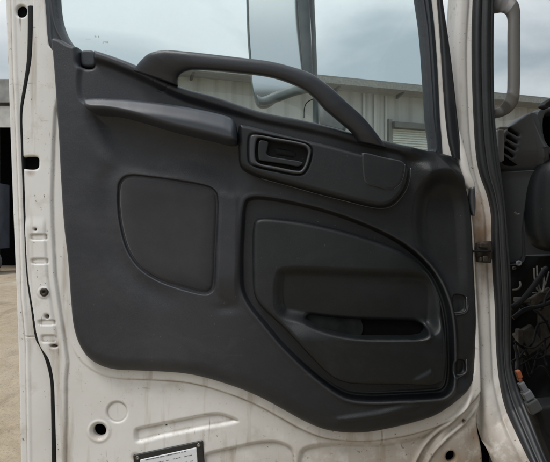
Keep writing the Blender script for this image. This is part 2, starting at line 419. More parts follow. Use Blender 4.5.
bezel=patch('handle_bezel',bz,lambda U,V,d:64-roll(d,1.7,3.5),M_wear,door,.5,[bzi],back=40)
patch('handle_cup',sp([(255,138),(310,146),(308,172),(255,165)],44,3),lambda U,V,d:43+0*U,M_dark,bezel,1.2)
LEV=[(258.5,144),(259.4,141.2),(261,140.4),(266.5,141),(268.2,142.4),(268,146),(267.2,150),(266.8,153.4),(268.5,155.6),(273,156.9),(286,159),(300,161.4),(302.6,162.6),(302.2,164.4),(299,166.4),(285,164.2),(270,162),(261.4,160.8),(259,159.8),(258.4,157)]
patch('handle_lever',sp(LEV,59),lambda U,V,d:60+2.0*(1-ss(U,260,271))-roll(d,1.0,2.5),M_pod,bezel,.4,back=42)
patch('lever_pivot',sp([(274,149),(276.5,147.2),(284,148.2),(291,149.6),(296,151.6),(296.5,156),(294,157.6),(283,156),(275,154.4)],48),lambda U,V,d:46-roll(d,3,5),M_dark,bezel,.6,back=38)
SWC=[(362.5,153.5),(364,152.5),(384,157),(402,161),(405,164),(404.5,171),(401.5,181),(395,188),(388,189.5),(376,187),(366,183.5),(364,180)]
patch('switch_cover',sp(SWC,62),lambda U,V,d:62.2-roll(d,1.6,3.5),M_pod,pod,.6,back=40)

# pale beads: edge wear and painted highlights on pod, blank and clip pockets
def bead(name,pts,h,r,parent):
    return tube(name,[P(u,v,-h/1000) for u,v in pts],r,M_bead,parent,6,5)
M_bead=simple('worn_highlight_bead',(.07,.073,.078),.45,0,.5,60)
bead('panel_worn_highlight',[(262,178.8),(292,187),(321,195),(345,201),(368,206.8),(380,208.4),(389,207.4),(397,202.4),(406,190.4),(410,178.5),(410.6,168)],47,.0007,pod)
bead('cover_seam_worn_highlight',[(362.2,153),(363,166),(364.2,179)],60,.0005,pod); bead('cover_seam_worn_highlight',[(405,164),(404.4,172),(401.4,181.5),(395,188.2),(386,189.2)],60,.0005,pod)
for dv in (0,62.5): bead('clip_edge_worn_highlight',[(453.5,312.3+dv),(462,312.2+dv),(465.5,310.5+dv),(466.4,306+dv),(466.4,297+dv)],15.5,.0009,trim)
# pocket panel with its scooped mouth
SLOT=[(307,319.5),(308.5,317.6),(315,317.8),(330,319.8),(359,322),(400,323.2),(419,324),(425,326.3),(426.6,330.5),(424,335),(417,337),(400,337.6),(359,337),(342,334.8),(326,330.5),(313,324.5)]
slot_o=sp(SLOT,34)
scoop_o=sp([(279,276),(282,271.5),(290,270),(330,271),(380,273),(425,276),(434,284),(436,310),(434,326),(425,331),(395,331),(355,330),(325,326),(300,318),(284,314),(278,305)],30)
def pocket_h(U,V,d):
    h=33+0*U+3*ss(V,225,270)
    h+=18*ss(V,310,336)*np.cos(np.clip((V-338)/60,0,1)*1.35)*ss(U,258,305)
    sd=sdf(scoop_o,U,V)
    depth=np.clip((V-268)/52,0,1)
    h=lerp(h,25-9*depth,ss(sd,-5,7)*(1-ss(V,316,326)*.15))
    s=sdf(slot_o,U,V); h+=(6)*np.exp(-((s)/3.0)**2)*ss(V,318,334); h+=7*np.exp(-((s)/3.2)**2)*ss(U,412,424)
    h+=3.5*ss(sdf(TRI,U,V),-2.5,2.5)
    h-=roll(d,5.0,13)
    return h
TRI=sp([(413,378),(424,371),(429,368),(430,376),(427,379.5),(418,380)],34)
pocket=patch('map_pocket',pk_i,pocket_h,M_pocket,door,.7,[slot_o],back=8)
boxes('scuff_mark',[(P(332,349.5,-.0425),(.0010,.0006,.006)),(P(332,350.5,-.0425),(.0036,.0006,.0010))],M_conn,pocket)
patch('pocket_lining',sp([(300,312),(360,315),(360,342),(300,340)],18,2),lambda U,V,d:11+0*U,M_tan,pocket,2)
patch('pocket_back',sp([(355,312),(432,315),(432,342),(355,342)],7,2),lambda U,V,d:8+0*U,M_void,pocket,2)

# grab handle across the window
GA=[(134,71),(137,66),(142,60),(149,54.3),(163,50.8),(185,52),(206,54.2),(237,57.8),(270,62),(290,66.8),(311,74),(329,86.5),(346,102),(364,118.5),(381,140),(386,148)]
GB=[(178,86),(178,79.5),(179,76.5),(181.5,73.5),(188,70.6),(198,69.8),(210,70.3),(238,73),(268,76.8),(285,81.5),(303,89.5),(315,99),(325,110),(338,121),(353,134),(358,142)]
grab=bar('grab_handle',GA,GB,[-.042,-.046,-.05,-.055,-.06,-.065,-.066,-.067,-.067,-.066,-.064,-.061,-.057,-.052,-.046,-.042],[.014,.014,.014,.014,.014,.013,.013,.013,.013,.013,.014,.014,.015,.015,.015,.014],M_handle,door,10,26,2.6)
# lock knob in its notch
lk=patch('lock_knob',sp([(75.2,49.5),(77.5,46.2),(88,46.2),(90.8,50),(91.2,62),(76.8,62)],34),lambda U,V,d:12-roll(d,3,6)+18*(1-ss(V,48.5,51)),M_frame,door,.6,back=0)
patch('lock_recess',sp([(75.5,50),(80,52),(90,53.5),(94,55),(94,68),(75,68)],4,2),lambda U,V,d:4+0*U,M_void,lk,3)

# white pressed-steel shell with window opening and stampings
SEAL_L=[(29,7),(29,30),(28,60),(25,82),(21,111),(21.8,140),(23,170),(25,225),(27.6,276),(32,309),(37,340),(40.5,346),(47,362),(51,380),(52,405),(53,462),(54,520),(55,570)]
SEAL_R=[(34.5,7),(34.5,30),(33,60),(29,83),(24,112),(24.3,140),(25.3,170),(27.2,225),(30.2,276),(36,309),(41,339),(44.5,346),(51.5,362),(55,380),(56.3,405),(58,462),(59,520),(60,570)]
left_edge=[(36,-130),(35,-40),(33,7),(32,30),(31,60),(27.5,83),(22.8,112),(23,140),(24,170),(26,225),(29,276),(34,309),(39,340),(49,362),(53,380),(54,405),(55.5,462),(57,570)]
right_edge=[(486,570),(483.5,462),(481,443),(478.5,432),(478,414),(480.3,400),(480,385),(478,330),(475,270),(472,215),(464,186),(457,158),(453,140),(447,118),(442,60),(438,0),(430,-80),(420,-130)]
shell_out=np.vstack([spl(np.array(left_edge),5,False),spl(np.array(right_edge),5,False)])
win_hole=np.array([(46,-60),(45.5,-20),(46,0),(47.5,20),(50,46),(62,60),(100,72),(180,104),(260,128),(340,150),(400,160),(440,165),(441.0,145),(439,118),(435.5,52),(430.5,0),(424,-40),(416,-75),(400,-95),(80,-95),(55,-85)],float)
holes_c=[circle(99,431,6.6),circle(36.5,229.5,1.5,14),circle(48,316,2.5,16),circle(451,457,5.2,20,6),circle(165.5,426.3,.9,10),circle(55,345.5,3.6,16,1.6),circle(464,421,1.6,12)]
sq=spl([(24.5,158),(28,157),(37,157),(39.7,159),(40,163),(39.5,167.5),(37,169.5),(28,169.5),(24.8,168.5)],5)
RIB1=spl([(134,430),(137,427.5),(150,424.5),(180,418.5),(212,412.6),(222,412.8),(238,419),(239.5,421.5),(236,423.5),(200,430.5),(160,438.5),(138,443.5),(134.5,441.5)],4)
RIB2=spl([(202,456),(206,452.8),(230,447),(262,440.5),(280,441),(293,448),(297,460),(296,480),(210,486),(203,470)],4)
LOW=spl([(300,452),(320,444),(382,443),(420,436),(446,424),(438,440),(425,470),(425,520),(310,520)],4)
def shell_h(U,V,d):
    h=0*U
    s=sdf(trim_o,U,V)
    a=ss(U,90,200)
    # flange running below the trim edge, then a step back
    w=8+3*ss(U,330,420)
    h+=lerp(2.0,6.5,a)*(1-ss(-s,w,w+2.2))*np.where(U>300,ss(V,180,360),ss(V,335,362))
    # left edge flange, stepped down to the inner skin
    gl=np.interp(V,np.array(left_edge)[:,1],np.array(left_edge)[:,0])
    wid=np.interp(V,[0,200,340,380,462,560],[40,27,26,13,10,10])
    h+=5*(1-ss(U-gl,wid-1.5,wid+1.5))
    h+=3.5*(1-ss(U-gl,wid-9,wid-6))*(1-ss(V,345,360))*ss(V,215,228)*0.7
    for (cu,cv,ru,rv) in ((40,237,9,3.4),(41,261,9,3.2),(48,322,9,3),(50,338,8,4.2)):
        e=((U-cu)/ru)**4+((V-cv)/rv)**4; h-=2.6*(1-ss(e,.3,1.25))
    e=np.hypot(U-117,V-412); h-=3.2*(1-ss(e,9.6,11.6))
    e=np.hypot(U-99,V-431); h+=1.6*np.exp(-((e-10)/1.5)**2); h-=2*(1-ss(e,7.4,9.6))
    e=np.hypot(U-45,V-292); h+=1.6*np.exp(-((e-4.6)/1)**2)
    h-=6.5*ss(sdf(RIB1,U,V),-.6,4.2); h-=6.5*ss(sdf(RIB2,U,V),-.6,4.2); h-=7*ss(sdf(LOW,U,V),-2,5)
    # diagonal gusset at the hinge corner
    p0=np.array((418.,470.)); p1=np.array((477.,392.)); L=np.linalg.norm(p1-p0); t_=(p1-p0)/L
    al=(U-p0[0])*t_[0]+(V-p0[1])*t_[1]; ac=(U-p0[0])*(-t_[1])+(V-p0[1])*t_[0]
    bend=4*np.sin(np.clip(al/L,0,1)*6)
    h+=10*np.exp(-((ac+bend+6)/2.2)**2)*(al>-20)*(1-ss(al,78,98))
    h+=5*np.exp(-((ac+bend-5)/1.5)**2)*(al>-20)*(1-ss(al,70,90))
    h-=5*ss(U,462,480)*ss(V,405,425)
    h+=1.2*np.sin(U*.11+V*.05)*np.sin(V*.13)*ss(U,300,420)*ss(V,430,445)
    h-=2.5*np.exp(-((U-382-.05*(V-437))/.7)**2)*ss(V,428,431)*(1-ss(V,442,446))
    # small dents
    for cu,cv,r,a_ in ((148,391,5,1.2),(55,343,5,1.6),(395,446,7,1.5),(440,440,6,-1.8),(270,408,5,1),(350,450,8,1.2)):
        h-=a_*np.exp(-((U-cu)**2+(V-cv)**2)/r**2)
    h=lerp(h,-14,ss(s,2.5,6.5))                                    # the skin drops away behind the trim
    return h-roll(d,2.2,2.2)
shell=patch('door_shell',shell_out,shell_h,M_paint,door,.9,[win_hole,sq]+holes_c,back=-16)
flange_out=np.vstack([spl(np.array([(-2,-130),(1,-40),(3,0),(5,60),(7.5,130),(10,200),(14,300),(17,400),(18,462),(20,570)],float),4,False),spl(np.array(left_edge[::-1],float)+np.array((3,0)),4,False)])
def flange_h(U,V,d):
    cr=np.interp(V,[-130,0,60,130,225,300,344,462,570],[8,9.5,11,14,18,20,24,26,27])
    h=-6+0*U-4*(1-ss(U,cr-.9,cr+.9))+1.4*np.exp(-((U-cr-2.4)/1.4)**2)
    h-=1.3*(np.abs(V-337)<.7)*(U>cr)
    return h-roll(d,2,3)
patch('door_flange',flange_out,flange_h,M_paint,shell,.9,[circle(20,10,5.4,24,6)],back=-45)
strip('flange_seal',SEAL_L,SEAL_R,[.001]*3,[(-.35,-8),(-.15,2),(.05,5.5),(.5,7.5),(.9,6.5),(1.1,4),(1.3,-8)],M_dark,door)
# outer skin closes the door behind the stampings
skin=np.array([(0,-120),(10,200),(20,560),(480,560),(470,215),(440,175),(380,162),(300,150),(200,120),(110,92),(70,75),(46,66),(44,30),(40,-120)],float)
patch('outer_skin',skin,lambda U,V,d:-48+0*U,M_void,door,8)  # near-black colour paints in the dark of the door cavity
patch('flange_hole_shadow',circle(20,10,7,16),lambda U,V,d:-13+0*U,M_void,door,2)  # black disc put in for the darkness inside the flange hole
patch('door_catch',[(22,155),(42,155),(42,172),(22,172)],lambda U,V,d:-3+0*U,M_void,door,2)
# bolt
def disc(name,u,v,r,y,t,m,parent,n=20):
    c=Vector(P(u,v,y)); rings=[]
    for rr,yy in ((r,0),(r,-t*.7),(r*.8,-t),(r*.35,-t),(r*.3,-t*.5),(0.0001,-t*.5)):
        rings.append([tuple(c+Vector((math.cos(2*math.pi*k/n)*rr,yy,math.sin(2*math.pi*k/n)*rr))) for k in range(n)])
    return loft(name,rings,m,parent,caps=False)
disc('bolt',45,292,.0085,-.005,.006,M_rust,shell)
# black window frame (sash) and pane
win_in=np.array([(57.5,-50),(56.5,-20),(57,0),(58,10),(60,21),(65.5,35),(76,48),(110,66),(180,96),(260,122),(340,144),(400,152),(428.5,155),(427.5,118),(425,76),(421.5,30),(417.3,0),(411,-40),(402,-64),(385,-80),(90,-80),(66,-72)],float)
win_out=win_hole.copy(); win_out=(win_out-win_out.mean(0))*np.array((1.006,1.008))+win_out.mean(0)
patch('window_frame',spl(win_out,4),lambda U,V,d:5-roll(d,3,6)+2.5*np.exp(-((d-5)/1.2)**2),M_frame,door,.9,[spl(win_in,4)],back=-24)
gp=spl((win_in-win_in.mean(0))*1.02+win_in.mean(0),3)
wg=patch('window_glass',gp,lambda U,V,d:-16+0*U,M_glass,door,10)
# faint etched stamp in the corner of the pane
stamp=[]
for u,v,w,hh in ((95,36.5,.9,1.6),(96.7,36.8,.5,1.2),(98.6,36.7,1,1.7),(104,41.8,1.2,.7),(105.4,42,.6,1.4),(107.2,42.2,1.6,1.5),(103,43,.9,.6),(106,51,.5,2),(88,39,5,.35)):
    stamp.append((P(u,v,.0148),(w*S,.0004,hh*S)))
boxes('glass_stamp',stamp,simple('etched_mark',(.40,.43,.44),.8),wg)
# weatherstrip along the leading edge of the sash
strip('edge_weatherstrip',[(425,-120),(432,-60),(437.6,0),(441,40),(443.5,80),(446,118),(449,142),(453,158)],[(428,-120),(437,-60),(443,0),(449,40),(454,80),(458,118),(460.5,142),(461.5,160)],[-.006]*4,[(0,-10),(.05,0),(.3,4),(.45,2),(.7,4),(.95,0),(1,-12)],M_seal,door)
# plate riveted to the lower panel
PL=np.array([(133.5,454.5),(203,440),(206.5,492),(137,507)],float)
def round_poly(p,r,n=5):
    out=[]
    for i in range(len(p)):
        a,b,c=p[i-1],p[i],p[(i+1)%len(p)]; u=(a-b)/np.linalg.norm(a-b); w=(c-b)/np.linalg.norm(c-b)
        for k in range(n+1):
            t=k/n; out.append((b+u*r)*(1-t)**2+2*b*t*(1-t)+(b+w*r)*t*t)
    return np.array(out)
plate=patch('data_plate',round_poly(PL,1.2),lambda U,V,d:3.4-roll(d,.8,1.2),M_plate,door,.6,back=-2)
ST=np.array([(140.5,458.8),(196.8,446.6),(199.5,487),(143,499)],float)
patch('label_sheet',round_poly(ST,1.0),lambda U,V,d:4.3+0*U,M_sticker,plate,1.0,back=3)
for u,v in ((137.6,457.8),(198.8,445),(202.5,488.5),(140.8,501.5)): disc('screw',u,v,.0037,-.0035,.0018,M_screw,plate,14)
# the line of small print at the head of the sheet (too small to read in the photo): short strokes only
ink=[]; u=144.5
R=__import__('mathutils').Matrix.Rotation(math.atan2(12.2,56.3),3,'Y')
R=__import__('mathutils').Matrix.Rotation(-math.atan2(12.2,56.3),3,'Y')
while u<186:
    w=random.uniform(.35,.95); v=458.8-(u-140.5)*12.2/56.3+2.2
    if random.random()>.13: ink.append((P(u+w/2,v,-.0046),(w*S,.0003,random.uniform(.5,1.05)*S),R))
    u+=w+.28
for k in range(4):
    u=145
    while u<192:
        w=random.uniform(.8,3); v=458.8-(u-140.5)*12.2/56.3+7+k*6
        if random.random()>.35: ink.append((P(u+w/2,v,-.0046),(w*S,.0003,.4*S),R))
        u+=w+.6
boxes('printed_line',ink,M_ink,plate)

# ------------------------------------------------------------------ the cab beside it
cab=thing('truck','white truck with its door wide open, showing the black moulded trim panel and dark cab','truck',P(520,560,.1))
yx=lambda u: min(.035,.47*D/((u-UC)*S)-D)
PA=[(462,-120),(459,-50),(457,0),(454,40),(453,70),(456,118),(459.5,150),(462,172),(466,195),(470,215),(471.5,240),(473.5,270),(476.5,310),(479,345),(479.8,385),(483,402),(487.5,430),(493,450),(500,462),(514,500),(520,540)]
PB=[(482,-120),(478,-50),(475.5,0),(473.5,40),(474,70),(475,118),(477,150),(481,172),(489,195),(493,215),(494,240),(495,270),(497,310),(498,345),(500,375),(504,395),(510,412),(518,430),(533,462),(552,500),(570,540)]
n=len(PA); pj=[]
ys=[.03]*14+[.025,.015,.0,-.03,-.075,-.12,-.16]
prof=[(-.02,-60),(0,-6),(.05,0),(.14,3.5),(.3,4.5),(.5,3),(.62,1.0),(.66,-2),(.72,-2.5),(.82,-.5),(1,-1),(1.15,-2)]
pil=strip('door_pillar',PA,PB,ys,prof,M_pillar,cab,8)
SA=[(478,-120),(475.5,-50),(473.5,0),(472.5,40),(473,80),(474.5,118),(476.5,150),(480,172),(488,195),(492,215),(492.5,240),(493.5,270),(496,310),(497,345),(499.5,375),(503,395),(508,412),(516,430),(531,462),(550,500),(566,540)]
SB=[(498,-120),(496,-50),(494.5,0),(493.8,40),(494,80),(495,118),(498,150),(501,172),(504,195),(506,215),(508,240),(510.5,270),(511.5,310),(511,345),(511.5,365),(517,385),(524,402),(532,422),(548,462),(566,500),(582,540)]
strip('door_seal',SA,SB,[y-.006 for y in ys],[(0,-10),(.02,2),(.08,7),(.22,9.5),(.34,7),(.38,4),(.44,7),(.58,11),(.72,9),(.78,4),(.84,6),(.93,5),(1,0),(1.0,-40)],M_seal,cab,8)
# rolled nub of the pillar where the screen corner meets the doorway, hinge and its grease
bar('pillar_nub',[(456.5,128),(456.2,145),(457.5,160),(460,174),(463,184),(467,189)],[(458.5,128),(463.5,145),(467.5,160),(470.5,174),(474,182),(475,187)],[.0]*3,[.002,.009,.011,.008],M_pillar,pil,6,16)
bar('door_check',[(469,188),(468.5,198),(469.5,208),(471.5,215)],[(474,187),(475,198),(475,208),(474,216)],[-.004]*3,[.009],M_seal,cab,5,14)
hin=bar('hinge',[(476,243),(475,248),(475,256),(476,262)],[(491,241),(491.5,247),(491.5,256),(490,263)],[.016]*3,[.010,.012,.010],M_rust,cab,5,16,3.2)
bar('hinge_pin',[(472,250.2),(478,249.8),(490,250)],[(472,252.6),(478,252.4),(490,252.5)],[-.002]*3,[.005],M_bwire,hin,4,10)
boxes('hinge_knuckle',[(P(483,245.5,.002),(.016,.012,.009)),(P(484.5,258.5,.002),(.010,.012,.012)),(P(480,259,.003),(.005,.012,.010))],M_rust,hin,.002)
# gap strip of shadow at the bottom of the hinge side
boxes('hinge_gap_shadow',[(P(477,300,.09),(.05,.01,.9))],M_void,cab)

# assist handle on the pillar
bar('assist_handle',[(488,-4),(500,-4),(509,-3),(516,1),(519,8),(519.5,30),(519.5,60),(519.3,88),(518,101),(512,111),(503,116.5),(492,119)],[(488,14),(497,13),(502,12.3),(506,14),(508,19),(508,35),(508,60),(508,80),(507.3,93),(504,101),(499,107),(490,110.5)],[.06,.05,.03,.02,.02,.02,.02,.02,.02,.03,.05,.06],[.011],M_greyp,cab,8,20,2.4)

# dashboard end, vent, column shroud, dark bulkhead
def ypatch(name,pts,hfn,m,parent,y,step=1,holes=(),back=None,n=5):
    f=lambda a:spl(q(a,-y*1000),n)
    return patch(name,f(pts),lambda U,V,d:hfn((U-UC)*D/(D+y)+UC,(V-VC)*D/(D+y)+VC,d)-y*1000,m,parent,step,[f(h_) for h_ in holes],back=None if back is None else back-y*1000)
slots=[]
for i in range(4):
    c=129.8+i*6.6; uu=509.8-i*.5
    slots.append([(uu-2.0,c+.2),(uu-.6,c-2.2),(uu+4,c+1.5),(uu+7.6,c+5),(uu+7.2,c+7.4),(uu+3.5,c+5)])
def de_h(U,V,d):
    a=np.array((524.,113.)); b=np.array((538.,160.)); t_=(b-a)/np.linalg.norm(b-a); ac=(U-a[0])*t_[1]-(V-a[1])*t_[0]
    return 34-1.5*np.clip(-ac,0,60)-.25*np.clip(ac,0,12)-1.6*np.clip(ac-11,0,60)-26*ss(V,150,178)-roll(d,3,6)+.55*(V-135)*ss(ac,-1,2)*(V<150)-.35*(V-135)*(1-ss(ac,-3,0))*(V<170)+2.5*np.exp(-(ac/1.6)**2)*(V<160)
dash=ypatch('dashboard',[(502.5,138),(505,131),(513,123),(523,115.5),(531,114),(535.5,122),(537,140),(543,154),(545,165),(540,175),(533,190),(530,230),(530,262),(516,266),(505,262),(504,200),(503,165)],de_h,M_dash,cab,.16,.7,slots,back=-30)
ypatch('vent_backing',[(505.5,132),(513,126.5),(522,134),(522,163),(505.5,163)],lambda U,V,d:-16+0*U,M_void,dash,.16,3)
ypatch('instrument_hood',[(532,113),(542,109.5),(560,107),(600,104),(640,106),(640,116),(600,112),(560,113.5),(541,116),(543,146),(560,150),(600,152),(600,162),(555,160),(540,153),(535,140)],lambda U,V,d:24+0*U-roll(d,2.5,8),M_dash,dash,.17,.9,back=-50)
ypatch('instrument_panel',[(535,112),(640,106),(640,160),(540,156)],lambda U,V,d:-30+0*U,M_void,dash,.17,4)
ypatch('column_shroud',[(533,182),(537,168),(545,159),(560,155),(600,158),(640,165),(640,250),(590,254),(548,250),(536,240),(532,210)],lambda U,V,d:40-roll(d,26,44),M_pocket,dash,.15,1.0,back=-40)
ypatch('wheel_rim_edge',[(540,106),(545,101),(552,98),(562,97),(562,104),(552,105),(546,109)],lambda U,V,d:10-roll(d,3,8),M_dark,dash,.1,.8,back=-10)
boxes('corner_trim',[(P(499.5,146,.12),(.014,.02,.07)),(P(502,128.5,.15),(.022,.02,.006))],M_greyp,dash,.003)
boxes('bulkhead',[((P(640,400,.6)[0]+.0,.62,1.42),(.95,.02,1.0)),((P(640,500,.3)[0],.25,.93),(.85,.75,.02)),((1.26,.25,1.45),(.02,.75,1.1))],M_dark,cab)
ypatch('kick_panel',[(510,258),(530,256),(600,256),(640,260),(640,420),(560,420),(540,416),(520,400),(508,372),(508,300)],lambda U,V,d:8*np.sin(U*.21+V*.09)*np.cos(V*.11)-25*ss(V,300,330)*(1-ss(V,380,410)),M_dark,cab,.27,1.2,back=-60)
ypatch('step_cover',[(531,408),(545,404),(600,402),(640,404),(640,440),(560,440),(546,438)],lambda U,V,d:12-roll(d,5,12),M_dark,cab,.05,1,back=-40)
ypatch('sill_trim',[(537,418),(560,416),(640,420),(640,540),(590,540),(566,500),(549,460)],lambda U,V,d:0-roll(d,4,12),M_dark,cab,.04,1.2,back=-40)
def wire(pts,r,m,name='wire'): return tube(name,[P(*p) for p in pts],r,m,cab,8,6)
for pts,r in (([(534,268,.17),(535,280,.16),(538,290,.15),(542,292,.15),(544,280,.16),(542,268,.18)],.0021),
              ([(537,266,.18),(538,282,.16),(541,291,.15),(545,285,.17),(549,272,.2)],.0018),
              ([(513,290,.15),(518,289,.14),(520.5,286,.14),(520,282,.15)],.0022),
              ([(515,212,.10),(517,214.5,.10),(519.5,214,.10)],.0022),
              ([(526,292,.18),(536,293,.17),(548,292,.18)],.0012)): wire(pts,r,M_wire,'pale_wire')
for i in range(8):
    u0=512+rng.random()*8; v0=300+rng.random()*70
    pts=[(u0,v0,.16)]
    for j in range(4): pts.append((u0+(j+1)*9+rng.normal()*3,v0+rng.normal()*14-(j*8 if i%2 else -j*6),.15+rng.random()*.06))
    wire(pts,.0016+rng.random()*.0016,M_bwire,'loom_wire')
for pts,r in (([(511,308,.1),(520,302,.1),(532,288,.13),(546,268,.18)],.006),([(513,318,.12),(524,310,.12),(540,306,.15),(556,300,.18)],.005),([(515,345,.12),(518,360,.1),(518,372,.08)],.0035)): wire(pts,r,M_bwire,'loom_tube')
disc('clip',518.5,263,.006,.11,.005,M_conn,cab); disc('clip',514,268,.004,.11,.004,M_rust,cab)
Rm=__import__('mathutils').Matrix.Rotation(math.radians(32),3,'Y')
boxes('orange_plug',[(P(518.5,374,.03),(.010,.012,.016),__import__('mathutils').Matrix.Rotation(math.radians(-20),3,'Y')),(P(519.5,379,.03),(.008,.010,.008),__import__('mathutils').Matrix.Rotation(math.radians(-20),3,'Y'))],M_orange,cab,.002)
Rm=__import__('mathutils').Matrix.Rotation(math.radians(-30),3,'Y')
boxes('grey_plug',[(P(523,387,.03),(.012,.012,.022),Rm),(P(527.5,395,.028),(.019,.016,.017),Rm),(P(523.5,393,.03),(.006,.01,.012),Rm)],M_conn,cab,.0018)
boxes('black_plug',[(P(533,406,.028),(.026,.018,.026),Rm)],M_pocket,cab,.003)
M_dust=simple('dusty_bracket',(.055,.048,.040),.7,.2,.5,60,.2)
boxes('loom_bracket',[(P(540,297,.2),(.06,.012,.022),Rm),(P(522,300,.2),(.03,.03,.012)),(P(528,340,.24),(.05,.02,.06),Rm),(P(545,330,.24),(.03,.02,.12)),(P(519,350,.2),(.012,.02,.10))],M_dust,cab,.003)
# windscreen behind the handle
ypatch('windscreen',[(470,-140),(700,-140),(700,112),(560,114),(496,122),(480,60)],lambda U,V,d:0*U,M_screen,cab,.42,14,n=1)

# the rest of the cab that shelters this side: headlining, back wall, far side, seat base
boxes('cab_roof',[((1.36,-.48,2.46),(1.75,1.95,.05))],M_greyp,cab)
boxes('back_wall',[((1.36,-1.44,1.6),(1.75,.05,1.7))],M_greyp,cab)
boxes('rear_jamb',[((.505,-1.36,1.62),(.05,.16,1.7))],M_pillar,cab,.01)
boxes('seat',[((1.0,-1.0,1.33),(.55,.55,.18)),((1.0,-1.3,1.75),(.52,.16,.75))],M_dark,cab,.05)
# mirror on its post, outside beyond the pane
ym=.45
mir=bar('wing_mirror',[(296,-140),(296.5,-40),(297.5,0),(300,35),(303,70),(305.5,92)],[(307,-140),(308.5,-40),(309.5,0),(311,35),(312.8,70),(315,92)],[ym]*3,[.012],simple('mirror_post_grey',(.05,.062,.068),.5),cab,6,14)
bar('mirror_tube',[(309,-60),(309.6,0),(311.2,35),(312.5,76),(312.5,110),(312.5,200)],[(314,-60),(314.5,0),(316,35),(317.5,76),(318.5,110),(319,200)],[ym+.025]*2,[.009],simple('mirror_tube_grey',(.12,.14,.145),.5),mir,6,12)
bar('mirror_stay',[(257,95),(262,97),(275,92),(296,84),(314,79)],[(259,105),(264,106),(277,102.5),(297,95.5),(316,92)],[ym-.01]*2,[.012],simple('mirror_stay_grey',(.13,.15,.15),.5),mir,6,14)
MG=[(246.5,-90),(250,-100),(300,-100),(306,-90),(306.5,60),(306,80),(298,84),(264,99),(258,100),(255,96),(252,76),(249.5,45),(247.5,10)]
ypatch('mirror_glass',MG,lambda U,V,d:-30+0.55*(V-0),M_mirror,mir,ym+.03,6)
ypatch('mirror_rim',[(245.6,-92),(249,-103),(300,-103),(309,-92),(309,60),(310,79),(313,82),(313,90),(300,93),(280,99),(266,107),(258,106),(254,98),(250.7,76),(248,45),(246.6,10)],lambda U,V,d:6-roll(d,2,4),simple('mirror_rim_grey',(.12,.14,.14),.5),mir,ym+.03,.8,
       [[(247.4,-88),(251,-97),(300,-98),(305,-88),(305,60),(303.5,78),(296,83.5),(264,97),(259.5,97.5),(256.6,95),(253.4,76),(250.3,45),(248.4,10)]],back=-20)
ypatch('mirror_bracket',[(321,104),(327,102),(334,105),(342,113),(346,124),(344,133),(330,131),(322,127)],lambda U,V,d:14-roll(d,6,14),simple('bracket_grey',(.17,.18,.18),.6),mir,ym-.02,.9,back=-30)
boxes('mirror_arm',[((.12,ym+.02,1.74),(.49,.03,.03)),((.36,.27,1.74),(.03,.46,.03))],M_frame,mir)
tube('mirror_cable',[P(304,118,ym),P(304.5,108,ym),P(307,102.5,ym),P(313,99,ym)],.0014,M_bwire,mir)

# ------------------------------------------------------------------ the yard behind
def wallmat():
    k=NT('ribbed_cladding'); n=k.noise(.7,5,.6); s=k.noise(1.2,4,.6,k.mapping((3,3,.15)))
    c=k.mix(k.ramp(n,.35,.7),(.335,.35,.34,1),(.41,.425,.41,1)); c=k.mix(k.math('MULTIPLY',k.ramp(s,.5,.75),.5),c,(.26,.25,.22,1))
    k.l(c,k.b.inputs['Base Color']); k.b.inputs['Roughness'].default_value=.6; return k.m
M_wall=wallmat(); M_roof=simple('weathered_roof',(.15,.155,.145),.6,0,.25,3); M_slat=simple('shutter_slats',(.52,.55,.52),.5,0,.1,2); M_shade=simple('shutter_box',(.10,.105,.10),.6,0,.2,3)
# long metal shed: wall line receding to the right
A=Vector((-3.05,13.42,0)); B=Vector((19.4,21.1,0))   # ends on the ground
shed=thing('metal_shed','long pale ribbed metal shed with a roller shutter, behind the door window','shed',(6,19,0))
dirv=(B-A).normalized(); nrm=Vector((dirv.y,-dirv.x,0)); Lw=(B-A).length
def W(s,z,o=0): p=A+dirv*s+nrm*o; return (p.x,p.y,z)
He=5.95
V=[];F=[]; ns=int(Lw/.085); 
for i in range(ns+1):
    o=-.05 if i%6==0 else 0.0
    V+= [W(i*Lw/ns,-.05,o),W(i*Lw/ns,He-.12,o)]
for i in range(ns): F.append((2*i,2*i+2,2*i+3,2*i+1))
link('wall',V,F,M_wall,shed,False)
def prism(name,poly,mat,parent,s0,s1):      # section poly [(o,z)] extruded along the wall
    n=len(poly); V=[W(s0,z,o) for o,z in poly]+[W(s1,z,o) for o,z in poly]
    F=[tuple(range(n)),tuple(range(n,2*n))[::-1]]+[(i,i+n,(i+1)%n+n,(i+1)%n) for i in range(n)]
    return link(name,V,F,mat,parent,False)
prism('roof',[(.45,He),(.45,He+.16),(-5,He+.9),(-5,He+.75)],M_roof,shed,-.1,Lw+.5)
prism('gutter',[(.47,He-.10),(.62,He-.10),(.64,He+.06),(.47,He+.06)],simple('gutter_grey',(.20,.21,.20),.5),shed,-.1,Lw+.5)
for s in np.arange(.8,Lw,2.1): prism('bracket',[(.05,He-.22),(.45,He-.14),(.45,He-.10),(.05,He-.10)],M_shade,shed,s,s+.06)

